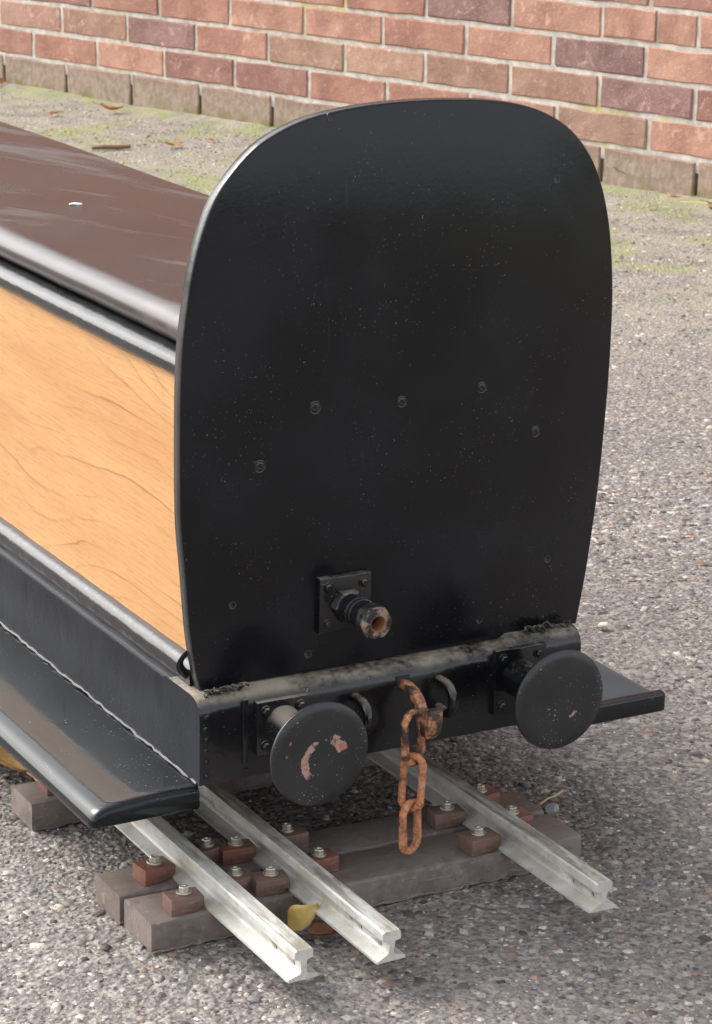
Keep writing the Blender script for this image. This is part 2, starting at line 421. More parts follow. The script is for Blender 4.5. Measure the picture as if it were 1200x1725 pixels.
# ------------------------------------------------------------------ mesh helpers (all inputs in mm unless said)
MM = 0.001
class MB:
    def __init__(s):
        s.v = []
        s.f = []
    def add(s, vs, fs):
        o = len(s.v)
        s.v += [tuple(v) for v in vs]
        s.f += [[i + o for i in f] for f in fs]
        return s
    def box(s, x0, x1, y0, y1, z0, z1):
        vs = [(x, y, z) for z in (z0, z1) for y in (y0, y1) for x in (x0, x1)]
        return s.add(vs, [(0, 2, 3, 1), (4, 5, 7, 6), (0, 1, 5, 4), (2, 6, 7, 3), (0, 4, 6, 2), (1, 3, 7, 5)])
    def extrude_y(s, prof, y0, y1, seg=1, jit=0.0, caps=True):
        """closed XZ profile swept along Y, with a little hand-made waviness"""
        n = len(prof)
        vs, fs = [], []
        for k in range(seg + 1):
            y = y0 + (y1 - y0) * k / seg
            for (x, z) in prof:
                vs.append((x + random.uniform(-jit, jit), y, z + random.uniform(-jit, jit)))
        for k in range(seg):
            for i in range(n):
                j = (i + 1) % n
                fs.append((k * n + i, k * n + j, (k + 1) * n + j, (k + 1) * n + i))
        if caps:
            fs.append(tuple(range(n))[::-1])
            fs.append(tuple(seg * n + i for i in range(n)))
        return s.add(vs, fs)
    def lathe(s, prof, c, axis='-Y', seg=24, closed=False):
        """prof: list of (distance along axis, radius) from base outward"""
        ax = {'-Y': Vector((0, -1, 0)), 'Z': Vector((0, 0, 1)), 'X': Vector((1, 0, 0)), '-X': Vector((-1, 0, 0))}[axis]
        u = Vector((1, 0, 0)) if abs(ax.x) < 0.5 else Vector((0, 1, 0))
        w = ax.cross(u)
        c = Vector(c)
        vs, fs = [], []
        for (a, r) in prof:
            for k in range(seg):
                t = 2 * math.pi * k / seg
                vs.append(c + ax * a + u * (r * math.cos(t)) + w * (r * math.sin(t)))
        for i in range(len(prof) - 1):
            for k in range(seg):
                l = (k + 1) % seg
                fs.append((i * seg + k, i * seg + l, (i + 1) * seg + l, (i + 1) * seg + k))
        fs.append(tuple(range(seg))[::-1])
        fs.append(tuple((len(prof) - 1) * seg + k for k in range(seg)))
        return s.add(vs, fs)
    def tube(s, path, r, seg=10, closed=False, jit=0.0, flat=(1.0, 1.0)):
        P = [Vector(p) for p in path]
        n = len(P)
        vs, fs = [], []
        up = None
        for i in range(n):
            a = P[(i - 1) % n] if (closed or i > 0) else P[i]
            b = P[(i + 1) % n] if (closed or i < n - 1) else P[i]
            d = (b - a).normalized()
            if up is None:
                up = Vector((1, 0, 0)) if abs(d.x) < 0.8 else Vector((0, 0, 1))
            u = (up - d * up.dot(d)).normalized()
            up = u
            w = d.cross(u)
            rr = r[i] if isinstance(r, (list, tuple)) else r
            rr *= 1 + random.uniform(-jit, jit)
            for k in range(seg):
                t = 2 * math.pi * k / seg
                vs.append(P[i] + u * (rr * flat[0] * math.cos(t)) + w * (rr * flat[1] * math.sin(t)))
        m = n if closed else n - 1
        for i in range(m):
            for k in range(seg):
                l = (k + 1) % seg
                j = (i + 1) % n
                fs.append((i * seg + k, i * seg + l, j * seg + l, j * seg + k))
        if not closed:
            fs.append(tuple(range(seg))[::-1])
            fs.append(tuple((n - 1) * seg + k for k in range(seg)))
        return s.add(vs, fs)
    def build(s, name, mat, parent=None, bevel=0.0, bseg=2, smooth=True, ang=38, org=None):
        me = bpy.data.meshes.new(name)
        o = Vector(org) if org is not None else Vector((0, 0, 0))
        me.from_pydata([tuple((Vector(v) - o) * MM) for v in s.v], [], s.f)
        me.validate()
        bm = bmesh.new()
        bm.from_mesh(me)
        bmesh.ops.recalc_face_normals(bm, faces=bm.faces[:])
        if bevel > 0:
            es = [e for e in bm.edges if len(e.link_faces) == 2 and e.calc_face_angle() > math.radians(30)]
            bmesh.ops.bevel(bm, geom=es, offset=bevel * MM, segments=bseg, profile=0.5, affect='EDGES')
        if smooth:
            for f in bm.faces:
                f.smooth = True
            for e in bm.edges:
                if len(e.link_faces) == 2 and e.calc_face_angle() > math.radians(ang):
                    e.smooth = False
        bm.to_mesh(me)
        bm.free()
        me.materials.append(mat)
        ob = bpy.data.objects.new(name, me)
        COL.objects.link(ob)
        ob.location = o * MM
        if parent:
            ob.parent = parent
        return ob

def empty(name, label, cat, loc=(0, 0, 0), group=None):
    o = bpy.data.objects.new(name, None)
    COL.objects.link(o)
    o.location = loc
    o.empty_display_size = 0.05
    return tag(o, label, cat, group)

def tag(o, label, cat, group=None):
    o['label'] = label
    o['category'] = cat
    if group:
        o['group'] = group
    return o

def child(o, parent):
    """parent without moving (parents sit unrotated, so only offsets matter)"""
    o.parent = parent
    return o

def roughen(o, amp, scale=60.0):
    """knock the vertices of a mesh about a little"""
    from mathutils import noise
    for v in o.data.vertices:
        p = (v.co + o.location) * scale
        v.co += noise.noise_vector(p) * amp * MM
    return o

# ------------------------------------------------------------------ ground
g = bpy.data.meshes.new('ground')
g.from_pydata([(-60, -60, 0), (60, -60, 0), (60, 60, 0), (-60, 60, 0)], [], [(0, 1, 2, 3)])
g.materials.append(M['asphalt'])
go = bpy.data.objects.new('ground', g)
COL.objects.link(go)
go['kind'] = 'structure'
go['label'] = 'worn tarmac yard with pale stone chippings'

WN = np.array((0.96016872, 0.27942088))
WD = np.array((-0.27942088, 0.96016872))
WALL = 3.0817

def chip_field():
    def region(n, x0, x1, y0, y1):
        return np.column_stack([RNG.uniform(x0, x1, n), RNG.uniform(y0, y1, n)])
    near = np.vstack([region(42000, -0.75, 1.3, -0.62, 0.95), region(52000, -0.75, 1.3, -0.62, 0.95)])
    far = region(115000, -0.2, 2.95, 0.6, 5.9)
    wl = far @ WN
    # the strip the photographer can see past the wagon, with a wide margin
    left = 0.10 + 0.235 * far[:, 1]
    right = 0.72 + 0.70 * far[:, 1]
    far = far[(wl < WALL + 0.02) & (far[:, 0] > left - 0.25) & (far[:, 0] < right)]
    p = np.vstack([near, far])
    n = len(p)
    dist = np.linalg.norm(p - np.array((CP.x, CP.y)), axis=1)
    size = np.exp(RNG.normal(math.log(0.0021), 0.44, n)).clip(0.0010, 0.0056)
    size[42000:94000] = RNG.uniform(0.0008, 0.0021, 52000)
    size *= np.where(dist > 2.9, 1.2, 1.0)
    h = size * RNG.uniform(0.14, 0.42, n) + 0.0003
    rot = RNG.uniform(0, 2 * np.pi, n)
    asp = RNG.uniform(0.55, 1.0, n)
    base = np.array([(-1, -1, 0), (1, -1, 0), (1, 1, 0), (-1, 1, 0), (-1, -1, 1), (1, -1, 1), (1, 1, 1), (-1, 1, 1)], float)
    V = np.repeat(base[None], n, 0)
    V[:, 4:, :2] *= RNG.uniform(0.45, 0.8, (n, 1, 1))
    V[:, :, :2] += RNG.uniform(-0.38, 0.38, (n, 8, 2))
    V[:, 4:, 2] += RNG.uniform(-0.45, 0.25, (n, 4))
    V[:, :, 0] *= size[:, None]
    V[:, :, 1] *= (size * asp)[:, None]
    V[:, :, 2] = V[:, :, 2] * h[:, None] - 0.0004
    c, s = np.cos(rot)[:, None], np.sin(rot)[:, None]
    X = V[:, :, 0] * c - V[:, :, 1] * s + p[:, 0:1]
    Y = V[:, :, 0] * s + V[:, :, 1] * c + p[:, 1:2]
    verts = np.stack([X, Y, V[:, :, 2]], -1).reshape(-1, 3)
    quad = np.array([(4, 5, 6, 7), (0, 1, 5, 4), (1, 2, 6, 5), (2, 3, 7, 6), (3, 0, 4, 7)])
    faces = (quad[None] + (np.arange(n) * 8)[:, None, None]).reshape(-1)
    me = bpy.data.meshes.new('asphalt_chippings')
    nf = n * 5
    me.vertices.add(len(verts))
    me.vertices.foreach_set('co', verts.ravel())
    me.loops.add(nf * 4)
    me.loops.foreach_set('vertex_index', faces)
    me.polygons.add(nf)
    me.polygons.foreach_set('loop_start', np.arange(nf) * 4)
    me.update(calc_edges=True)
    pal = np.array([(0.47, 0.43, 0.37), (0.36, 0.33, 0.30), (0.25, 0.235, 0.225), (0.175, 0.155, 0.15), (0.115, 0.10, 0.098),
                    (0.26, 0.20, 0.155), (0.20, 0.185, 0.195), (0.56, 0.53, 0.48), (0.34, 0.22, 0.16), (0.075, 0.066, 0.064)])
    wts = np.array([0.13, 0.12, 0.14, 0.14, 0.14, 0.09, 0.10, 0.06, 0.02, 0.11])
    idx = RNG.choice(len(pal), n, p=wts / wts.sum())
    colr = pal[idx] * RNG.uniform(0.75, 1.25, (n, 1)) * np.array((0.955, 0.93, 0.915))
    stain = 1.0 + 0.16 * np.sin(p[:, 0] * 7.1 + 1.3 * np.sin(p[:, 1] * 5.3)) * np.sin(p[:, 1] * 6.3 + 1.7 * np.sin(p[:, 0] * 3.9 + 1.0)) + 0.08 * np.sin(p[:, 0] * 23 + 2 * np.sin(p[:, 1] * 17))
    colr *= stain[:, None]
    wl = p @ WN
    k = np.clip((wl - 1.0) / 1.5, 0, 1)[:, None]
    colr = colr * (1 - 0.35 * k) + np.array((0.36, 0.325, 0.255)) * 0.35 * k  # far chips paled: brighter light there painted in, with fine grit
    patch = np.zeros(n)
    for (mx, my, mr) in ((1.40, 3.56, 0.20), (1.33, 3.75, 0.14), (1.52, 3.45, 0.12), (1.58, 4.25, 0.10), (1.30, 3.40, 0.10), (2.40, 2.98, 0.06), (2.52, 2.45, 0.06)):
        patch = np.maximum(patch, np.exp(-((p[:, 0] - mx) ** 2 + (p[:, 1] - my) ** 2) / mr ** 2))
    patch = np.maximum(patch, 0.4 * np.exp(-((wl - WALL + 0.02) / 0.05) ** 2))
    green = (RNG.uniform(0, 1, n) < patch * 0.9)
    colr[green] = np.array((0.27, 0.32, 0.07)) * RNG.uniform(0.7, 1.25, (green.sum(), 1))
    ca = me.color_attributes.new('Col', 'FLOAT_COLOR', 'POINT')
    rgba = np.ones((n * 8, 4))
    rgba[:, :3] = np.repeat(colr, 8, 0)
    ca.data.foreach_set('color', rgba.ravel())
    me.materials.append(M['chip'])
    o = bpy.data.objects.new('asphalt_chippings', me)
    COL.objects.link(o)
    o['kind'] = 'stuff'
    tag(o, 'loose and bedded stone chippings in the tarmac surface', 'gravel')
chip_field()

# silt and grit washed up against the foot of the wall
def silt():
    nt, nw = 420, 7
    ts = np.linspace(-0.5, 7.5, nt)
    vs, fs = [], []
    for i, t in enumerate(ts):
        wd = 0.13 + 0.03 * math.sin(t * 5.1) + 0.02 * math.sin(t * 13.7)
        hh = 0.015 + 0.004 * math.sin(t * 7.3 + 1) + random.uniform(-0.0012, 0.0012)
        for j in range(nw):
            u = j / (nw - 1)
            w = WALL + 0.012 - wd * u
            z = -0.0012 + hh * (1 - u) ** 1.6 + (random.uniform(-0.0012, 0.0012) if 0 < j < nw - 1 else 0)
            q = WN * w + WD * t
            vs.append((q[0], q[1], z))
    for i in range(nt - 1):
        for j in range(nw - 1):
            fs.append((i * nw + j, i * nw + j + 1, (i + 1) * nw + j + 1, (i + 1) * nw + j))
    me = bpy.data.meshes.new('silt_strip')
    me.from_pydata(vs, [], fs)
    me.materials.append(M['asphalt'])
    o = bpy.data.objects.new('silt_strip', me)
    COL.objects.link(o)
    o['kind'] = 'structure'
    o['label'] = 'grit and moss washed up along the foot of the wall'
silt()

# ------------------------------------------------------------------ brick wall
wall = empty('brick_wall', 'red brick wall with pale mortar and a dirty bottom course', 'wall')
wall.rotation_euler = (0, 0, math.atan2(-WD[1], -WD[0]))
CO, JT = 79.7, 11.5       # course height and joint, mm
YF = WALL * 1000

def jt(k):
    return 1987 + 271 * k + 0.96 * k * k
MB().box(-9500, 1500, YF + 4, YF + 215, 64, 3190).build('mortar', M['mortar'], wall, smooth=False)
MB().box(-9500, 1500, YF + 15, YF + 212, -60, 63).build('mortar', M['mortar'], wall, smooth=False)

def brick_mesh(i):
    nx, nz = 9, 4
    mb = MB()
    L, H, D = 1.0, 68.8, 95.0
    vs, fs = [], []
    xs = [0, 0.012] + [0.012 + 0.976 * k / (nx - 4) for k in range(1, nx - 4)] + [0.988, 1.0]
    zs = [0, 3.0, H * 0.5, H - 3.0, H]
    for a, z in enumerate(zs):
        for b, x in enumerate(xs):
            ex = 1 if b in (0, len(xs) - 1) else 0
            ez = 1 if a in (0, len(zs) - 1) else 0
            y = random.uniform(-0.9, 0.9) + (3.2 if ex or ez else 0) * random.uniform(0.5, 1.2)
            vs.append((x + random.uniform(-0.006, 0.006), y + (random.uniform(0, 5) if ex and ez else 0), z + random.uniform(-1.7, 1.7)))
    W = len(xs)
    for a in range(len(zs) - 1):
        for b in range(W - 1):
            fs.append((a * W + b, a * W + b + 1, (a + 1) * W + b + 1, (a + 1) * W + b))
    ring = list(range(W)) + [a * W + W - 1 for a in range(1, len(zs))] + [(len(zs) - 1) * W + b for b in range(W - 2, -1, -1)] + [a * W for a in range(len(zs) - 2, 0, -1)]
    o = len(vs)
    for r in ring:
        vs.append((vs[r][0], D, vs[r][2]))
    n = len(ring)
    for k in range(n):
        l = (k + 1) % n
        fs.append((ring[l], ring[k], o + k, o + l))
    me = bpy.data.meshes.new('brick')
    me.from_pydata([(v[0], v[1] * MM, v[2] * MM) for v in vs], [], fs)
    for p in me.polygons:
        p.use_smooth = False
    me.materials.append(M['brick'])
    return me
BM = [brick_mesh(i) for i in range(8)]
TONES = [((0.42, 0.225, 0.16), 5), ((0.37, 0.195, 0.145), 4), ((0.47, 0.26, 0.18), 5), ((0.33, 0.18, 0.145), 3), ((0.38, 0.24, 0.17), 3), ((0.44, 0.265, 0.19), 3)]
TP = [c for c, w in TONES for _ in range(w)]

def put_brick(t0, t1, k, tone=None):
    b = bpy.data.objects.new('brick', random.choice(BM))
    COL.objects.link(b)
    b.parent = wall
    z0 = (k + 0.15) * CO - 74.7 + 5
    b.location = (-(t1 - JT / 2) * MM, (YF + random.uniform(-1.2, 1.5)) * MM, (z0 + random.uniform(-0.8, 0.8)) * MM)
    b.scale = ((t1 - t0 - JT) * MM, 1, 1)
    if k == 1:                                   # bottom course runs on down below the silt
        b.location.z -= 0.028
        b.scale.z = (68.2 + 28) / 68.2
    b.rotation_euler = (0, random.uniform(-0.004, 0.004), 0)
    c = tone if tone is not None else random.choice(TP)
    f = random.uniform(0.84, 1.0)
    b.color = (c[0] * f * 0.96, c[1] * f * 0.97, c[2] * f, 1)
KN = {}   # tones read off the photograph for the bricks that stand out, (course, joint index)
P_, R_, O_, B_, D_ = (0.295, 0.175, 0.155), (0.42, 0.22, 0.155), (0.47, 0.26, 0.18), (0.40, 0.245, 0.17), (0.34, 0.18, 0.14)
KN.update({(3, 7): B_, (3, 6): P_, (3, 5): R_, (3, 4): B_, (3, 3): B_, (3, 2): B_, (3, 1): B_, (3, 0): P_, (2, 7): R_, (2, 6): O_, (2, 5): D_, (2, 4): D_, (2, 3): R_})
KN.update({(4, 6): R_, (4, 5): R_, (4, 4): O_, (4, 3): O_, (4, 2): R_, (4, 1): O_, (4, 0): P_, (5, 1): O_, (5, 0): O_, (5, 2): P_, (5, 3): R_})
for k in range(1, 8):
    off = (0, 0, 5, 17, 24, 18, 20, 14)[k]
    half = 0.5 if k % 2 == 0 else 0.0
    for j in range(-3, 12):
        t0, t1 = jt(j + half) + off, jt(j + 1 + half) + off
        if (k, j) == (5, 0):                    # the cracked brick
            m = t0 + 0.42 * (t1 - t0)
            put_brick(t0, m + 3, k, O_)
            put_brick(m - 3, t1, k, O_)
        else:
            put_brick(t0, t1, k, KN.get((k, j)) if k > 1 else (0.30, 0.19, 0.14))
# the rest of the wall, above and beyond the picture
fr = MB()
def rest_brick(t0, t1, k):
    z0 = (k + 0.15) * CO - 74.7 + 5
    fr.box(-(t1 - 5), -(t0 + 5), YF + random.uniform(-1, 1.5), YF + 90, z0, z0 + 69.7)
for k in range(1, 40):
    half = 0.5 if k % 2 == 0 else 0.0
    if k >= 8:
        for j in range(-8, 20):
            rest_brick(jt(j + half), jt(j + 1 + half), k)
    else:
        off = (0, 0, 5, 17, 24, 18, 20, 14)[k]
        for j in list(range(-8, -3)) + list(range(12, 20)):
            rest_brick(jt(j + half) + off, jt(j + 1 + half) + off, k)
ro = fr.build('brick_courses', M['brick'], wall, smooth=False)
ro['kind'] = 'stuff'
ro.color = (0.33, 0.165, 0.12, 1)

# ------------------------------------------------------------------ track
track = empty('track_panel', 'dual gauge miniature track, three pale aluminium rails screwed to brown plastic sleepers', 'track', (0, 0, 0))
ZS = 26.7
def rail(xc, y0, y1, holes):
    f, hw, H = 13.4, 8.1, 26.2
    prof = [(-f, 0), (f, 0), (f, 2.2), (3.4, 5.4), (2.4, 7.5), (2.4, 15.4), (3.4, 17.0), (hw, 18.6), (hw, 24.8), (hw - 1.5, H), (-hw + 1.5, H), (-hw, 24.8), (-hw, 18.6), (-3.4, 17.0), (-2.4, 15.4), (-2.4, 7.5), (-3.4, 5.4), (-f, 2.2)]
    seg = 40
    ys = [y0 + 1.0] + [y0 + 3 + (y1 - y0 - 3) * (k / seg) ** 1.0 for k in range(seg + 1)]
    mb = MB()
    vs, fs = [], []
    n = len(prof)
    for q, y in enumerate([y0] + ys[1:]):
        for (x, z) in prof:
            sc = 0.965 if q == 0 else 1.0
            vs.append((xc + x * sc + random.uniform(-0.12, 0.12), y + (random.uniform(-1.2, 1.2) if q == 0 else 0), ZS + 0.3 + 13 + (z - 13) * sc + random.uniform(-0.12, 0.12)))
    R = len(ys)
    for q in range(R - 1):
        for i in range(n):
            j = (i + 1) % n
            fs.append((q * n + i, q * n + j, (q + 1) * n + j, (q + 1) * n + i))
    fs.append(tuple(range(n))[::-1])
    fs.append(tuple((R - 1) * n + i for i in range(n)))
    mb.add(vs, fs)
    o = mb.build('rail', M['alu'], track, ang=14)
    for (hy, hz, hr) in holes:
        cut = MB().lathe([(-30, hr), (30, hr)], (xc, hy, ZS + hz), 'X', 12).build('cut', M['pit'])
        md = o.modifiers.new('b', 'BOOLEAN')
        md.operation = 'DIFFERENCE'
        md.object = cut
        dg = bpy.context.evaluated_depsgraph_get()
        me = bpy.data.meshes.new_from_object(o.evaluated_get(dg))
        o.modifiers.clear()
        o.data = me
        bpy.data.objects.remove(cut)
        MB().lathe([(-0.7, hr * 0.99), (0.7, hr * 0.99)], (xc, hy, ZS + hz), 'X', 12).build('hole_shade_plug', M['hole_shade'], o)  # added plug; its dark colour stands in for shade inside the hole
    return o
rail(-138.1, -164, 2300, [(-152, 10.0, 2.6), (-122, 10.0, 2.6)])
rail(-62.1, -167.5, 2300, [(-154, 10.0, 2.6), (-122, 10.0, 2.4), (-106, 10.2, 2.2), (148, 10.4, 2.4)])
rail(138.1, -168, 2300, [(-155, 10.0, 2.6), (-126, 10.0, 2.6)])

def sleeper(x0, x1, y0, y1, skew=0.0, mat=None):
    mb = MB()
    nx = 14
    prof = [(y0, 0), (y1, 0), (y1, ZS - 3.2), (y1 - 1.0, ZS - 0.9), (y1 - 3.2, ZS), (y0 + 3.2, ZS), (y0 + 1.0, ZS - 0.9), (y0, ZS - 3.2)]
    vs, fs = [], []
    n = len(prof)
    for k in range(nx + 1):
        x = x0 + (x1 - x0) * k / nx
        for (y, z) in prof:
            jz = -random.uniform(0, 1.6) if z == 0 else 0
            vs.append((x, y + skew * (x - x0) / (x1 - x0) + random.uniform(-0.35, 0.35), z + 0.4 + (2.0 + jz if z == 0 else 0) + random.uniform(-0.15, 0.15)))
    for k in range(nx):
        for i in range(n):
            j = (i + 1) % n
            fs.append((k * n + i, k * n + j, (k + 1) * n + j, (k + 1) * n + i))
    fs.append(tuple(range(n))[::-1])
    fs.append(tuple(nx * n + i for i in range(n)))
    # a foot that beds each plank on the tarmac
    mb.add(vs, fs)
    mb.box(x0 + 4, x1 - 4, y0 + 4 + max(0, -0) + min(0, skew) * 0 , y1 - 4 + min(0, skew), -1.0, 6)
    nf = 70
    fl = [(x0 + (x1 - x0) * k / nf, y0 + skew * k / nf - random.uniform(0.2, 2.2), 1.2 + random.uniform(0, 2.2)) for k in range(nf + 1)]
    mb.tube(fl, [random.uniform(0.5, 1.5) for _ in fl], 5)
    return mb.build('sleeper', mat or M['sleeper'], track, ang=40)
sleeper(-203, 207, -25, 29, -9)
sleeper(-205, 207, 33.5, 84, -8)
sleeper(-199, 205, 241, 291, -2)
for y in (455, 510, 725, 780, 1000, 1055, 1290, 1345, 1600, 1655, 1900, 1955, 2180):
    sleeper(-203, 205, y, y + 50, 0)

def clip(x, y, side, rz, mat):
    """side: +1 when the rail lies towards +X"""
    mb = MB()
    a, b, h = 15.0 * random.uniform(0.94, 1.05), 10.2 * random.uniform(0.92, 1.08), 15.0 + random.uniform(-1.0, 0.8)
    s = side
    prof = [(-a * s, 0.2), (6.0 * s, 0.2), (a * s, 6.0), (a * s, h - 0.8), (-a * s, h)]
    if s < 0:
        prof = prof[::-1]
    vs = [(px, yy, pz) for yy in (-b, b) for (px, pz) in prof]
    n = len(prof)
    fs = [(i, (i + 1) % n, n + (i + 1) % n, n + i) for i in range(n)] + [tuple(range(n))[::-1], tuple(range(n, 2 * n))]
    mb.add(vs, fs)
    o = mb.build('rail_clip', mat, track, bevel=0.9, bseg=2)
    o.location = (x * MM, y * MM, (ZS + 0.2) * MM)
    o.rotation_euler = (random.uniform(-0.012, 0.02), random.uniform(-0.012, 0.012), rz)
    hexs = MB().lathe([(h - 0.6, 5.6), (h + 0.9, 6.6), (h + 1.9, 6.4), (h + 2.2, 4.9)], (0, 0, 0), 'Z', 18)
    hexs.lathe([(h + 1.5, 4.4), (h + 5.4, 4.4), (h + 6.2, 3.8), (h + 6.2, 2.0), (h + 5.4, 1.6)], (0, 0, 0), 'Z', 6)
    sc = hexs.build('screw', M['zinc'], o, ang=30)
    sc.location = (random.uniform(-1.5, 1.5) * MM, random.uniform(-1, 1) * MM, 0)
    sc.rotation_euler = (random.uniform(-0.05, 0.05), random.uniform(-0.05, 0.05), random.uniform(0, 1))
    return o
for (x, y, s, r, m) in ((-165.5, 52, 1, 0.10, 'clip'), (-168, -11, 1, -0.05, 'clipb'), (-111, 64, -1, 0.06, 'clipb'), (-114, 2, -1, 0.03, 'clipb'), (-87.5, 55, 1, -0.10, 'clip'), (-89.5, -12, 1, -0.16, 'clipb'),
                        (-35, 61, -1, 0.0, 'clipb'), (-35.5, 4, -1, 0.05, 'clip'), (112, 39, 1, -0.12, 'clipb'), (110.5, -20, 1, 0.06, 'clipb'), (158.5, 58, -1, 0.1, 'clip'), (159.5, 4, -1, 0.0, 'clip'),
                        (-165, 264, 1, 0.05, 'clip'), (-112, 264, -1, 0.0, 'clipb'), (-88, 264, 1, 0.0, 'clip'), (-36, 264, -1, 0.0, 'clip'), (111, 264, 1, 0.0, 'clip'), (165, 264, -1, 0.05, 'clip')):
    clip(x, y, s, r, M[m])

# ------------------------------------------------------------------ the wagon
wag = empty('ride_on_wagon', 'black ride-on railway wagon with arched end board, oak-look side and padded seat', 'wagon')
XC = 44.0
LEN = 1900
# end board outline (left half and right half, X Z in mm)
OUT = [(-138.7, 201.5), (-144.1, 227), (-148.4, 257.6), (-152.1, 302.8), (-155.6, 340), (-156.6, 380), (-156.6, 420), (-156.2, 453.6), (-154.7, 486.4), (-151.7, 512), (-146.2, 546.5), (-138.1, 576), (-127, 601.6), (-112.5, 621), (-92.8, 639.6), (-72, 651.3), (-47, 660.3), (-15.2, 666), (20, 669.2), (58, 670),
       (93.3, 669), (119.7, 667), (146, 662.9), (166.4, 657.1), (184.6, 649), (200, 638.8), (213, 626), (223.5, 611.5), (232, 594), (239, 573), (244.5, 548), (248, 520.5), (250, 495), (250.6, 465), (250.4, 432.4), (249.4, 403), (248, 373), (246.2, 343), (243.6, 311.4), (240.2, 281), (236.5, 250.9), (232.5, 226), (228.6, 203.5)]
def smooth_outline(P, sub=3):
    r = []
    n = len(P)
    for i in range(n - 1):
        p0, p1, p2, p3 = P[max(i - 1, 0)], P[i], P[i + 1], P[min(i + 2, n - 1)]
        for k in range(sub):
            t = k / sub
            r.append(tuple(0.5 * ((2 * b) + (-a + c) * t + (2 * a - 5 * b + 4 * c - d) * t * t + (-a + 3 * b - 3 * c + d) * t ** 3) for a, b, c, d in zip(p0, p1, p2, p3)))
    r.append(P[-1])
    return r
def end_board(y0, y1, sign):
    O = smooth_outline(OUT)
    n = len(O)
    cx, cz = XC + 3, 430
    def ring(y, inset):
        out = []
        for i, (x, z) in enumerate(O):
            a, b = O[i - 1] if i > 0 else O[i], O[(i + 1) % n] if i < n - 1 else O[i]
            tx, tz = b[0] - a[0], b[1] - a[1]
            l = math.hypot(tx, tz)
            nx, nz = tz / l, -tx / l
            out.append((x + nx * inset, y, z + nz * inset))
        return out
    rings = [ring(y0, 1.7), ring(y0 + 0.5 * sign, 0.6), ring(y0 + 1.7 * sign, 0), ring(y1 - 1.7 * sign, 0), ring(y1, 1.6)]
    mb = MB()
    mb.add([v for r in rings for v in r], [(k * n + i, k * n + (i + 1) % n, (k + 1) * n + (i + 1) % n, (k + 1) * n + i) for k in range(4) for i in range(n)] + [tuple(range(n))[::-1], tuple(4 * n + i for i in range(n))])
    o = mb.build('end_board', M['board'], wag, ang=60)
    o.data.materials.append(M['edge'])
    for p in o.data.polygons:
        if abs(p.normal.y) < 0.85 and len(p.vertices) == 4:
            p.material_index = 1
    return o
YB = 20.0
eb = end_board(YB, YB + 13, 1)
end_board(LEN + 13, LEN, -1)

def countersunk(x, z, r, kind):
    mb = MB()
    if kind == 0:       # cross-head screw sitting in its rim
        mb.lathe([(-0.5, r * 1.12), (0.35, r * 1.08), (0.5, r * 0.98), (0.15, r * 0.9), (0.15, r * 0.8), (0.55, r * 0.74), (0.75, r * 0.45), (0.72, r * 0.36), (-0.3, r * 0.2)], (0, 0, 0), '-Y', 20)
        for a in (0.5, 2.07):
            ca, sa = math.cos(a), math.sin(a)
            L, W = r * 0.55, r * 0.10
            vs = [(ca * u * L - sa * w * W, -0.95 - (0 if q else 0.0) + (0.7 if q else 0), sa * u * L + ca * w * W) for q in (0, 1) for w in (-1, 1) for u in (-1, 1)]
            mb.add(vs, [(0, 1, 3, 2), (4, 6, 7, 5), (0, 4, 5, 1), (2, 3, 7, 6), (0, 2, 6, 4), (1, 5, 7, 3)])
    else:               # filled and painted-over hole
        mb.lathe([(-0.5, r), (0.25, r * 0.95), (0.35, r * 0.75), (-0.1, r * 0.55), (-0.25, r * 0.3), (0.1, r * 0.1)], (0, 0, 0), '-Y', 11)
    o = mb.build('screw_head', M['edge'] if kind else M['fit'], eb, ang=50)
    if kind:
        roughen(o, 0.5, 400)
    o.location = (x * MM, (YB - 0.02) * MM, z * MM)
    return o
for (x, z, r, k) in ((-36.7, 427.8, 5.2, 0), (43.9, 424.2, 4.6, 0), (121.1, 428.3, 4.6, 0), (176.3, 384.2, 4.6, 0), (-86.1, 384.5, 5.0, 0), (194.3, 267.7, 3.8, 1), (-109.7, 270.5, 3.8, 1), (-39.7, 217.5, 4.0, 1), (126.6, 221.9, 3.6, 1), (-27.8, 660.5, 3.6, 1), (186.8, 599, 3.8, 1)):
    countersunk(x, z, r, k)

# headstock: rounded steel beam across the end
X0, X1 = -148.5, 220.5
def headstock(y0, y1, s):
    prof = [(y0, 127.5), (y1, 127.5), (y1, 201), (y0 + 17 * s, 201), (y0 + 11 * s, 200.2), (y0 + 6 * s, 198), (y0 + 2.4 * s, 194), (y0 + 0.6 * s, 189), (y0, 184)]
    nx = 60
    vs, fs = [], []
    n = len(prof)
    for k in range(nx + 1):
        x = X0 + (X1 - X0) * k / nx
        lift = 5.0 if k >= nx - 11 else 0.0
        for (y, z) in prof:
            top = z > 150
            vs.append((x, y + (random.uniform(-0.12, 0.12) if 0 < k < nx else 0), z + (random.uniform(-0.12, 0.12) + lift if top else random.uniform(-0.3, 0.3))))
    for k in range(nx):
        for i in range(n):
            j = (i + 1) % n
            fs.append((k * n + i, k * n + j, (k + 1) * n + j, (k + 1) * n + i))
    fs.append(tuple(range(n))[::-1])
    fs.append(tuple(nx * n + i for i in range(n)))
    o = MB().add(vs, fs).build('headstock', M['dusty'], wag, ang=50)
    o.data.materials.append(M['sill'])
    for p in o.data.polygons:
        if abs(p.normal.x) > 0.9:
            p.material_index = 1
    return o
hd = headstock(0.0, 60.0, 1)
headstock(LEN + 33.0, LEN - 27.0, -1)
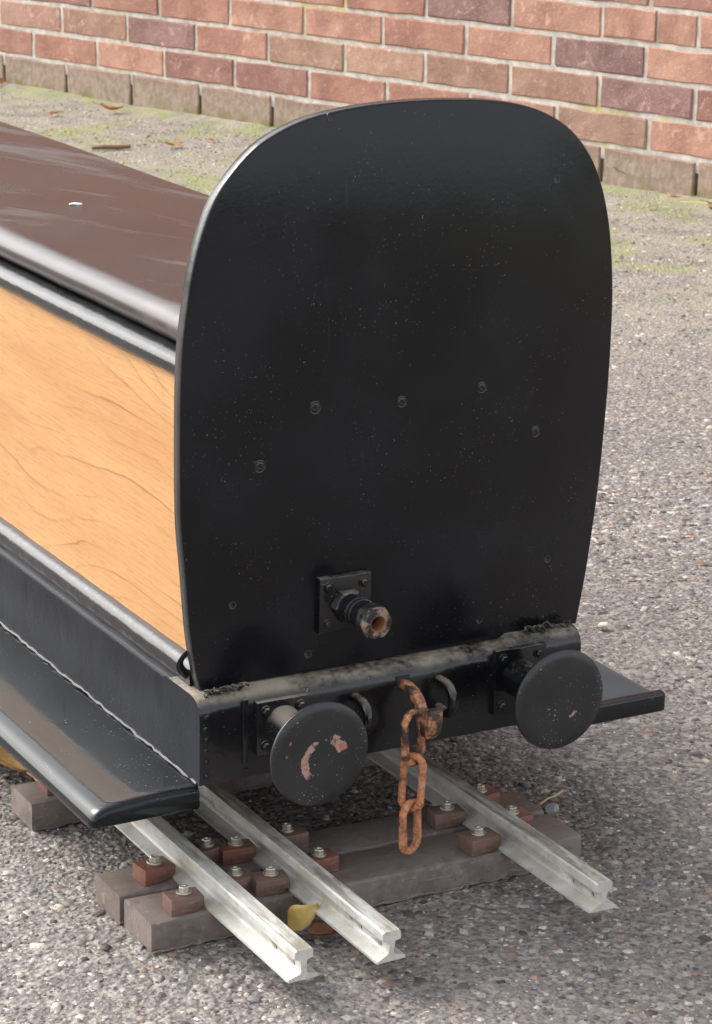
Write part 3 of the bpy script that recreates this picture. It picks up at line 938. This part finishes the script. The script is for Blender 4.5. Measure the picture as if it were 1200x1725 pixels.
# rivet heads down the corner
for z in (186, 176, 166, 157, 147, 135):
    MB().lathe([(-0.5, 2.4), (0.6, 2.2), (1.3, 1.3), (1.5, 0.4)], (X0 + 6 + random.uniform(-1, 1), 0, z + random.uniform(-1, 1)), '-Y', 10).build('rivet', M['paint'], hd)
def mastic(x0, x1, y, z, seed):
    rr = random.Random(seed)
    mb = MB()
    for k in range(9):
        a = x0 + (x1 - x0) * rr.random()
        L = rr.uniform(6, 15)
        pts = [(a + L * (q / 4 - 0.5), y + rr.uniform(-3, 4), z + rr.uniform(0, 4.5) + 1.5 * math.sin(q * 1.7 + k)) for q in range(5)]
        mb.tube(pts, [rr.uniform(0.8, 2.0) for _ in pts], 6, flat=(1.0, 0.7))
    o = mb.build('mastic', M['mastic'], hd, ang=25)
    return roughen(o, 1.2, 240)
mastic(-136, -104, 10, 201, 3)
mastic(168, 214, 13, 206, 5)

# side sills with their moulding, running boards and panels, both sides
def sills(s):
    def mx(P):
        return [(XC - 8 + (x - (XC - 8)) * s, z) for x, z in P]
    def ordr(P):
        return P if s > 0 else P[::-1]
    xo = -147.2
    P = [(xo, 127), (xo, 195.5), (xo + 1.2, 198.6), (xo + 3.6, 200.2), (xo + 7.6, 200.6), (-100, 200.6), (-100, 127)]
    o = MB().extrude_y(ordr(mx(P)), 33.5, LEN - 2, 70, 0.30).build('side_sill', M['sill'], wag, ang=45)
    # the face plate that carries the sill to the corner of the headstock
    P2 = [(xo, 127.5), (xo, 197.5), (xo + 1.4, 199.6), (xo + 4, 200.4), (xo + 4, 127.5)]
    # quarter-round bead between sill and panel
    B = [(-141.2, 200.8), (-141.6, 206), (-141.0, 212), (-138.8, 216.4), (-135.0, 219.2), (-129.5, 220.6), (-122, 220.6), (-122, 200.8)]
    b = MB().extrude_y(ordr(mx(B)), 34, LEN - 2, 90, 0.28).build('moulding', M['mould'], wag, ang=50)
    W = [(-130, 219), (-130, 452), (-121, 452), (-121, 219)]
    w = MB().extrude_y(ordr(mx(W)), 33.2, LEN - 1, 1, 0).build('side_panel', M['wood'], wag, ang=40)
    T = [(-130.6, 449.5), (-133.6, 450.5), (-136.4, 454), (-137.2, 458.5), (-136.2, 463), (-133.4, 466.6), (-129, 468.4), (-122, 468.6), (-112, 468.2), (-112, 449.5)]
    MB().extrude_y(ordr(mx(T)), 33.4, LEN - 1, 100, 0.32).build('top_moulding', M['mould'], wag, ang=60)
    # running board: slightly drooped towards a rounded lip
    if s > 0:
        Rr = [(-147.6, 126.2), (-170, 126.6), (-190, 126.4), (-204, 125.9), (-216, 124.9), (-226, 123.4), (-233, 121.6), (-238, 119.0), (-241.4, 115.2), (-243, 110.6), (-242.4, 106.2), (-239, 104.4), (-147.6, 104.4)]
        Rr = Rr[::-1]
    else:
        Rr = [(220, 131.2), (250, 131.4), (285, 131.0), (300, 130.2), (309, 128.4), (315, 125), (318, 120.5), (317, 116), (312, 113.6), (220, 113.6)]
        Rr = Rr[::-1]
    mb = MB()
    n = len(Rr)
    ys = [1.5, 3.0, 5.5, 9, 14] + [14 + (LEN - 14) * k / 40 for k in range(1, 41)]
    zc = 115 if s > 0 else 122
    hx = -147.6 if s > 0 else 220
    scx = [0.955, 0.978, 0.992, 0.998, 1.0] + [1.0] * 40
    scz = [0.55, 0.80, 0.93, 0.985, 1.0] + [1.0] * 40
    vs, fs = [], []
    for y, a, c in zip(ys, scx, scz):
        for (x, z) in Rr:
            vs.append((hx + (x - hx) * a + random.uniform(-0.15, 0.15), y, zc + (z - zc) * c + random.uniform(-0.12, 0.12)))
    m = len(ys)
    for k in range(m - 1):
        for i in range(n):
            j = (i + 1) % n
            fs.append((k * n + i, k * n + j, (k + 1) * n + j, (k + 1) * n + i))
    fs.append(tuple(range(n))[::-1])
    fs.append(tuple((m - 1) * n + i for i in range(n)))
    rb = mb.add(vs, fs).build('running_board', M['running'] if s > 0 else M['runside'], wag, ang=55)
    # rough weld bead in the angle
    wx = -147.6 if s > 0 else 220.4
    wz = 127.4 if s > 0 else 132
    path = [(wx + random.uniform(-0.8, 0.8), 6 + (LEN - 20) * k / 260, wz + random.uniform(-0.7, 0.9)) for k in range(261)]
    MB().tube(path, [random.uniform(1.1, 2.3) for _ in path], 6).build('weld_bead', M['edge'], rb, ang=50)
    return rb
rbL = sills(1)
rbR = sills(-1)
rbR['label'] = 'green-grey running board with black rounded nose'
# black nose strip on the far running board
NP = [(-0.5, 130.6), (-0.5, 113.0), (5, 112.6), (12, 112.8), (9, 131.6), (6, 131.8), (3, 131.4)]
mb = MB()
vs = [(x, y, z) for x in np.linspace(222, 316, 14) for (y, z) in NP]
n = len(NP)
fs = [(k * n + i, k * n + (i + 1) % n, (k + 1) * n + (i + 1) % n, (k + 1) * n + i) for k in range(13) for i in range(n)] + [tuple(range(n))[::-1], tuple(13 * n + i for i in range(n))]
mb.add(vs, fs).build('nose_strip', M['paint'], rbR, bevel=2.5, bseg=3)
# joint between headstock and sill on the side face
for (a, b) in ((X0, 1),):
    MB().box(X0 + 0.6, X0 + 8, 58, 70, 128, 199).build('corner_gusset', M['sill'], hd)
# bracket curl behind the foot of the end board
pth = [(-136 - 12 * math.sin(t), 36 + 5 * math.cos(t * 0.7), 205 + 26 * (t / 2.6)) for t in np.linspace(0.0, 2.6, 12)]
MB().tube(pth, 2.2, 8, flat=(1.6, 0.6)).build('edge_trim', M['paint'], eb)
# floor and underframe
MB().box(-100, 172, 62, LEN - 30, 132, 199).build('underframe', M['under'], wag, smooth=False)
MB().box(-121, 193, 34, LEN - 2, 205, 449).build('body_core', M['under'], wag, smooth=False)
MB().box(-111.5, 182, 34, LEN - 2, 449.2, 467).build('seat_base', M['under'], wag, smooth=False)

# seat cushion
def cushion():
    xa, xb, zb, zt = -121.5, 166.0, 468.9, 496.5
    P = []
    Rr = 26.0
    for t in np.linspace(-0.85, math.pi / 2, 16):
        P.append((xa + 20 - 20 * math.cos(t), zb + 12 + (zt - zb - 12) * math.sin(t) if t > 0 else zb + 12 + 12 * math.sin(t) / math.sin(0.85)))
    top = [(x, zt + 2.2 * math.sin(math.pi * (x - xa - 20) / (xb - xa - 40))) for x in np.linspace(xa + 26, xb - 26, 16)]
    P += top
    for t in np.linspace(math.pi / 2, -0.85, 16):
        P.append((xb - 20 + 20 * math.cos(t), zb + 12 + (zt - zb - 12) * math.sin(t) if t > 0 else zb + 12 + 12 * math.sin(t) / math.sin(0.85)))
    n = len(P)
    seg = 90
    vs, fs = [], []
    for k in range(seg + 1):
        y = 34 + (LEN - 36) * k / seg
        e = 1.0
        for i, (x, z) in enumerate(P):
            puff = 0.35 * math.sin(y * 0.013 + x * 0.01)
            if z < zb + 2:
                puff = 0
            vs.append((x + (0.3 * math.sin(y * 0.05) if i < 14 else 0), y, zb + (z + puff - zb) * e))
    for k in range(seg):
        for i in range(n):
            j = (i + 1) % n
            fs.append((k * n + i, k * n + j, (k + 1) * n + j, (k + 1) * n + i))
    fs.append(tuple(range(n))[::-1])
    fs.append(tuple(seg * n + i for i in range(n)))
    return MB().add(vs, fs).build('seat_cushion', M['vinyl'], wag, ang=70)
cushion()

# buffers
def bolt(x, y, z, r, mat, parent, seg=6, h=3.5):
    mb = MB().lathe([(0, r * 1.45), (0.9, r * 1.4), (1.0, r)], (x, y, z), '-Y', 14)
    mb.lathe([(0.8, r), (h - 0.7, r), (h, r * 0.8)], (x, y, z), '-Y', seg)
    return mb.build('bolt', mat, parent, ang=30)
def buffer(x, zp, zh, face, px0, px1, pz0, pz1):
    org = (x, -70, zh)
    b = MB().lathe([(-66, 17), (-50, 15.5), (-30, 14.5), (-29, 12.5), (-8, 12.5), (-4, 15)], (x, -70, zp), '-Y', 26).build('buffer', M['fit'], wag)
    pl = MB().box(px0, px1, -5, 1.0, pz0, pz1).build('base_plate', M['fit'], b, bevel=1.0)
    for bx, bz in ((px0 + 8, pz1 - 8), (px1 - 8, pz1 - 8), (px0 + 8, pz0 + 8), (px1 - 8, pz0 + 8)):
        bolt(bx, -5, bz, 3.4, M['fit'], b)
    hd_ = MB().lathe([(-4.6, 36.5), (-4.0, 42.6), (-2.6, 43.9), (-0.8, 43.9), (0.3, 43.0), (1.1, 36), (1.8, 24), (2.2, 10), (2.3, 1)], org, '-Y', 56).build('buffer_head', face, b, ang=50, org=org)
    return b
b1 = buffer(-75.5, 170, 168, M['bufL'], -99, -51, 146, 192.5)
b2 = buffer(153, 174, 175.5, M['bufR'], 129, 181, 142, 201)
b1['label'] = 'buffer with two curved paint rubs on its head'
b2['label'] = 'buffer with small scuffs low on its head'
for z in (150, 158):
    MB().lathe([(0, 2.2), (1.2, 1.8), (1.6, 0.5)], (-106, 0, z - 16), '-Y', 9).build('rivet', M['paint'], hd)
MB().box(-110, -105, -1.6, 0.5, 140, 196).build('angle_strip', M['fit'], hd, bevel=0.6)

# hose pipe connector on its square flange
px, pz = -9.0, 259.0
pipe = MB().box(-33, 15.6, 13.5, YB + 1, 235.3, 283.6).build('pipe_flange', M['fit'], wag, bevel=1.0)
for bx, bz in ((-25.5, 275.5), (8, 275.5), (-25.5, 243.5), (8, 243.5)):
    bolt(bx, 13.5, bz, 3.0, M['fit'], pipe, 12)
MB().lathe([(0, 13.5), (1, 14.6), (9, 14.6), (10.5, 12.8)], (px, 13.5, pz), '-Y', 6).build('lock_nut', M['fit'], pipe, ang=30)
MB().lathe([(8, 12.0), (20, 12.0), (20.6, 12.9), (23, 12.9), (23.6, 12.1), (26, 12.9), (28.4, 12.9), (29, 12.0), (42, 11.8)], (px, 13.5, pz), '-Y', 26).build('hose_stub', M['paint'], pipe)
def ring_nut():
    n = 24
    vs, fs = [], []
    def rad(k, r, hexy):
        a = 2 * math.pi * k / n
        q = (a % (math.pi / 3)) - math.pi / 6
        return r * ((1 - hexy) + hexy * 0.93 / math.cos(q))
    rows = [(41, 13.0, 0), (42, 14.2, 0), (44.5, 14.2, 0), (45.5, 13.6, 0.6), (53.5, 13.6, 0.6), (55.8, 12.4, 0.3), (56.2, 11.0, 0), (56.2, 6.9, 0), (55.4, 6.3, 0), (38, 6.3, 0)]
    for (a, r, hx) in rows:
        for k in range(n):
            rr = rad(k, r, hx)
            t = 2 * math.pi * k / n
            vs.append((px + rr * math.cos(t), 13.5 - a, pz + rr * math.sin(t)))
    for i in range(len(rows) - 1):
        for k in range(n):
            l = (k + 1) % n
            fs.append((i * n + k, i * n + l, (i + 1) * n + l, (i + 1) * n + k))
    fs.append(tuple((len(rows) - 1) * n + k for k in range(n)))
    return MB().add(vs, fs).build('ring_nut', M['nut'], pipe, ang=45)
ring_nut()

# lashing eyes either side of the hook
def eye(x, z):
    pts = [(x, 3, z + 12.5), (x, -7, z + 12.6)] + [(x, -12 - 12.2 * math.sin(t), z + 12.6 * math.cos(t)) for t in np.linspace(0, math.pi, 14)] + [(x, -7, z - 12.6), (x, 3, z - 12.5)]
    return MB().tube(pts, 4.4, 12, jit=0.03).build('lashing_eye', M['fit'], wag)
eye(-5.5, 167.5)
eye(76, 170)

# draw hook: flat bar out of a slot, turned down and up again
hp = [(8, 185.5), (-6, 185.5), (-18, 183.5), (-26, 178), (-31.5, 170), (-35.5, 161), (-40, 156.5), (-46, 156.5), (-50, 161), (-51.5, 170), (-51.5, 180)]
hwid = [4.2, 4.2, 4.4, 5.0, 5.4, 5.6, 5.8, 6.0, 6.0, 5.6, 5.2]
mb = MB()
vs, fs = [], []
for i, (y, z) in enumerate(hp):
    a, b = hp[max(i - 1, 0)], hp[min(i + 1, len(hp) - 1)]
    ty, tz = b[0] - a[0], b[1] - a[1]
    l = math.hypot(ty, tz)
    ny, nz = -tz / l, ty / l
    w = hwid[i] * 0.8
    for (dx, k) in ((-4.6, 1), (4.6, 1), (4.6, -1), (-4.6, -1)):
        e = 1.35 if i >= 8 else 1.0
        vs.append((41 + dx * e, y + ny * w * k, z + nz * w * k))
for i in range(len(hp) - 1):
    for q in range(4):
        r = (q + 1) % 4
        fs.append((i * 4 + q, i * 4 + r, i * 4 + 4 + r, i * 4 + 4 + q))
fs += [(0, 1, 2, 3), tuple((len(hp) - 1) * 4 + q for q in (3, 2, 1, 0))]
hk = mb.add(vs, fs).build('draw_hook', M['rustb'], wag, bevel=1.5, bseg=2)
MB().box(34.5, 47.5, -0.5, 1.0, 179.5, 192).build('hook_slot', M['pit'], hk, bevel=0.4)

# wheels on the narrower pair of rails
for yw in (330, 520, 1420, 1610):
    ws = MB().lathe([(-128, 9), (128, 9)], (38, yw, ZS + 26.5 + 52), 'X', 16).build('axle', M['under'], wag)
    for s in (-1, 1):
        ax = 'X' if s > 0 else '-X'
        MB().lathe([(82, 30), (82, 58), (88, 59), (91, 52.3), (109, 51.8), (109, 44), (104, 42), (104, 20), (110, 18)], (38, yw, ZS + 26.5 + 52), ax, 40).build('wheel', M['under'], ws)

# ------------------------------------------------------------------ coupling chain hanging in the hook
ch = empty('coupling_chain', 'rusty three-link coupling chain hanging from the draw hook', 'chain', (0.030, -0.036, 0.15))
def link(cx, cy, cz, L, W, r, rz, tilt, mat, rx=0.0):
    pts = []
    h = L / 2 - W / 2
    for t in np.linspace(0, math.pi, 13):
        pts.append((W / 2 * math.cos(t), 0, h + W / 2 * math.sin(t)))
    for t in np.linspace(math.pi, 2 * math.pi, 13):
        pts.append((W / 2 * math.cos(t), 0, -h + W / 2 * math.sin(t)))
    o = MB().tube(pts, r, 10, closed=True, jit=0.05).build('chain_link', mat, ch)
    roughen(o, 0.35, 300)
    o.location = (cx * MM - 0.030, cy * MM + 0.036, cz * MM - 0.15)
    o.rotation_euler = (rx, tilt, rz)
    return o
link(30.0, -37, 151.5, 45, 19.0, 3.5, math.radians(16), math.radians(-4), M['rustb'])
link(30.5, -37, 111.0, 48, 17.0, 3.4, math.radians(-52), math.radians(3), M['rust'])
link(30.2, -36, 70.5, 44, 19.5, 3.5, math.radians(22), math.radians(-3), M['rust'])

# ------------------------------------------------------------------ fallen leaves, litter
def leaf(name, label, cat, x, y, z, L, W, rz, mat, curl=0.3, fold=0.35, tilt=(0, 0), seed=0, lobes=0, group=None):
    rr = random.Random(seed)
    nu, nv = 14, 8
    vs, fs = [], []
    for i in range(nu + 1):
        u = i / nu
        w = W * (math.sin(math.pi * min(1, u * 1.02 + 0.015)) ** 0.75) * (1 - 0.25 * u)
        if lobes:
            w *= 0.72 + 0.38 * abs(math.sin(u * math.pi * lobes + 0.5))
        for j in range(nv + 1):
            v = 2 * j / nv - 1
            yy = v * w / 2
            zz = fold * abs(yy) + curl * L * 0.5 * (u - 0.5) ** 2 * 2 + 0.06 * W * math.sin(7 * u + 3 * v + seed) * abs(v) + rr.uniform(-0.01, 0.01) * W
            vs.append((u * L - L / 2, yy, zz))
    n = nv + 1
    for i in range(nu):
        for j in range(nv):
            fs.append((i * n + j, i * n + j + 1, (i + 1) * n + j + 1, (i + 1) * n + j))
    mb = MB().add(vs, fs)
    mb.tube([(-L / 2 - 0.3 * L, 0.05 * L, 0.02 * L + curl * L * 0.25), (-L / 2 - 0.12 * L, 0, curl * L * 0.22), (-L / 2 + 0.1 * L, 0, curl * L * 0.17)], L * 0.012, 5)
    o = mb.build(name, mat, None, ang=60)
    roughen(o, L * 0.035, 1800.0 / L)
    sm = o.modifiers.new('thickness', 'SOLIDIFY')
    sm.thickness = 0.0004
    o.location = (x, y, z)
    o.rotation_euler = (tilt[0], tilt[1], rz)
    return tag(o, label, cat, group)
leaf('fallen_leaf', 'crumpled yellow leaf on the tarmac beside the middle rail', 'leaf', -0.083, -0.062, 0.014, 40, 30, 2.2, M['leafy'], 1.1, 0.95, (0.7, 0.75), 1, 1)
leaf('fallen_leaf', 'curled dark brown leaf on the tarmac under the middle rail', 'leaf', -0.066, -0.066, 0.006, 36, 22, 0.1, M['leafb'], 0.7, 0.7, (0.2, 0.1), 2)
leaf('fallen_leaf', 'broad tan leaf lying on the tarmac below the running board', 'leaf', -0.176, 0.385, 0.016, 100, 62, 1.75, M['leaft'], 0.25, 0.3, (0.15, -0.1), 3)
leaf('fallen_leaf', 'pale ochre leaf with ragged lobes lying in the moss patch', 'leaf', 1.655, 3.92, 0.008, 60, 34, 0.2, M['leaft'], 0.5, 0.4, (0.2, 0.1), 4, 2)
leaf('fallen_leaf', 'orange brown curled leaf a little way out from the wall', 'leaf', 1.762, 4.549, 0.012, 66, 34, -0.4, M['leafo'], 0.8, 0.6, (0.1, 0.1), 5)
leaf('fallen_leaf', 'dark russet leaf tucked against the foot of the wall', 'leaf', 1.785, 5.03, 0.016, 36, 26, 0.9, M['leafb'], 0.7, 0.6, (0.6, 0.1), 6)
leaf('fallen_leaf', 'small dull orange leaf between the seat and the wall', 'leaf', 1.60, 4.56, 0.008, 44, 22, 0.3, M['leafo'], 0.5, 0.4, (0.1, 0.0), 7)
leaf('fallen_leaf', 'tiny bright orange leaf on the grit near the moss', 'leaf', 1.79, 3.975, 0.006, 28, 18, -0.6, M['leafo'], 0.5, 0.4, (0.1, 0.1), 8)
leaf('fallen_leaf', 'dry orange leaf standing in the wall corner by a dark joint', 'leaf', 1.67, 5.17, 0.022, 70, 40, 0.4, M['leafo'], 0.6, 0.5, (0.8, 0.2), 9)
def stick(name, label, cat, pts, r, mat, group=None):
    o = MB().tube([(a * 1000, b * 1000, c * 1000) for a, b, c in pts], [r * random.uniform(0.75, 1.15) for _ in pts], 6).build(name, mat)
    return tag(o, label, cat, group)
stick('twig', 'short dark twig lying on the mossy grit', 'twig', [(1.455, 3.965, 0.006), (1.485, 3.955, 0.008), (1.515, 3.946, 0.007), (1.548, 3.94, 0.008)], 5.0, M['twig'])
stick('straw', 'short pale straw beside the sleeper end', 'straw', [(0.238, 0.079, 0.006), (0.25, 0.084, 0.0075), (0.262, 0.088, 0.007), (0.275, 0.096, 0.006)], 1.1, M['straw'])
stick('grass_stem', 'long dry brown stem leaning at the foot of the wall', 'stem', [(2.335, 2.99, 0.05), (2.36, 2.93, 0.03), (2.385, 2.86, 0.014), (2.40, 2.80, 0.008), (2.41, 2.72, 0.006)], 1.8, M['twig'])
stick('grass_stem', 'pale dry stem lying flat by the wall foot', 'stem', [(2.36, 2.76, 0.005), (2.385, 2.72, 0.008), (2.40, 2.66, 0.007), (2.42, 2.60, 0.006)], 1.4, M['straw'])
for k, (lx, ly, lb) in enumerate(((2.385, 2.80, 'shredded tan leaf scrap beside the long dry stem'), (2.405, 2.70, 'flat straw-coloured leaf scrap at the end of the dry stems'), (2.37, 2.66, 'small pale leaf scrap out in front of the dry stems'))):
    leaf('leaf_scrap', lb, 'leaf', lx, ly, 0.007, 58 - 8 * k, 18, 0.9 * k - 0.8, M['leaft'] if k != 1 else M['leafo'], 0.5, 0.3, (0.1, 0.1), 20 + k)
MB().lathe([(0, 4.0), (26, 4.2), (27, 3.6)], (0, 0, 0), 'X', 14).build('cigarette_butt', M['paper'])
cb = bpy.data.objects['cigarette_butt']
cb.location = (2.375, 3.055, 0.012)
cb.rotation_euler = (0, 0.35, 1.25)
tag(cb, 'white cigarette butt standing in moss at the wall foot', 'cigarette butt')
def pebble(name, label, cat, x, y, z, r, mat, seed, sq=(1, 1, 0.7)):
    bm = bmesh.new()
    bmesh.ops.create_icosphere(bm, subdivisions=2, radius=1.0)
    rr = random.Random(seed)
    dirs = [Vector((rr.uniform(-1, 1), rr.uniform(-1, 1), rr.uniform(-1, 1))).normalized() for _ in range(9)]
    for v in bm.verts:
        for d in dirs:
            k = v.co.dot(d)
            if k > 0.72:
                v.co -= d * (k - 0.72)
        v.co = Vector((v.co.x * sq[0], v.co.y * sq[1], v.co.z * sq[2])) * r * MM
    me = bpy.data.meshes.new(name)
    bm.to_mesh(me)
    bm.free()
    me.materials.append(mat)
    o = bpy.data.objects.new(name, me)
    COL.objects.link(o)
    o.location = (x, y, z)
    return tag(o, label, cat)
pebble('pebble', 'cream pebble lying on the tarmac behind the far running board', 'pebble', 0.578, 0.468, 0.005, 7.5, M['stone'], 4)
pebble('pebble', 'grey stone chip against the sleeper end by the straw', 'pebble', 0.243, 0.066, 0.005, 8.0, NT('grey_stone').out((0.3, 0.3, 0.29), 0.6), 8, (1.2, 0.9, 0.7))
wp = pebble('paper_scrap', 'tiny white paper scrap lying on the padded seat', 'paper', -0.003, 0.592, 0.4995, 6.5, M['paper'], 12, (1.2, 0.7, 0.25))
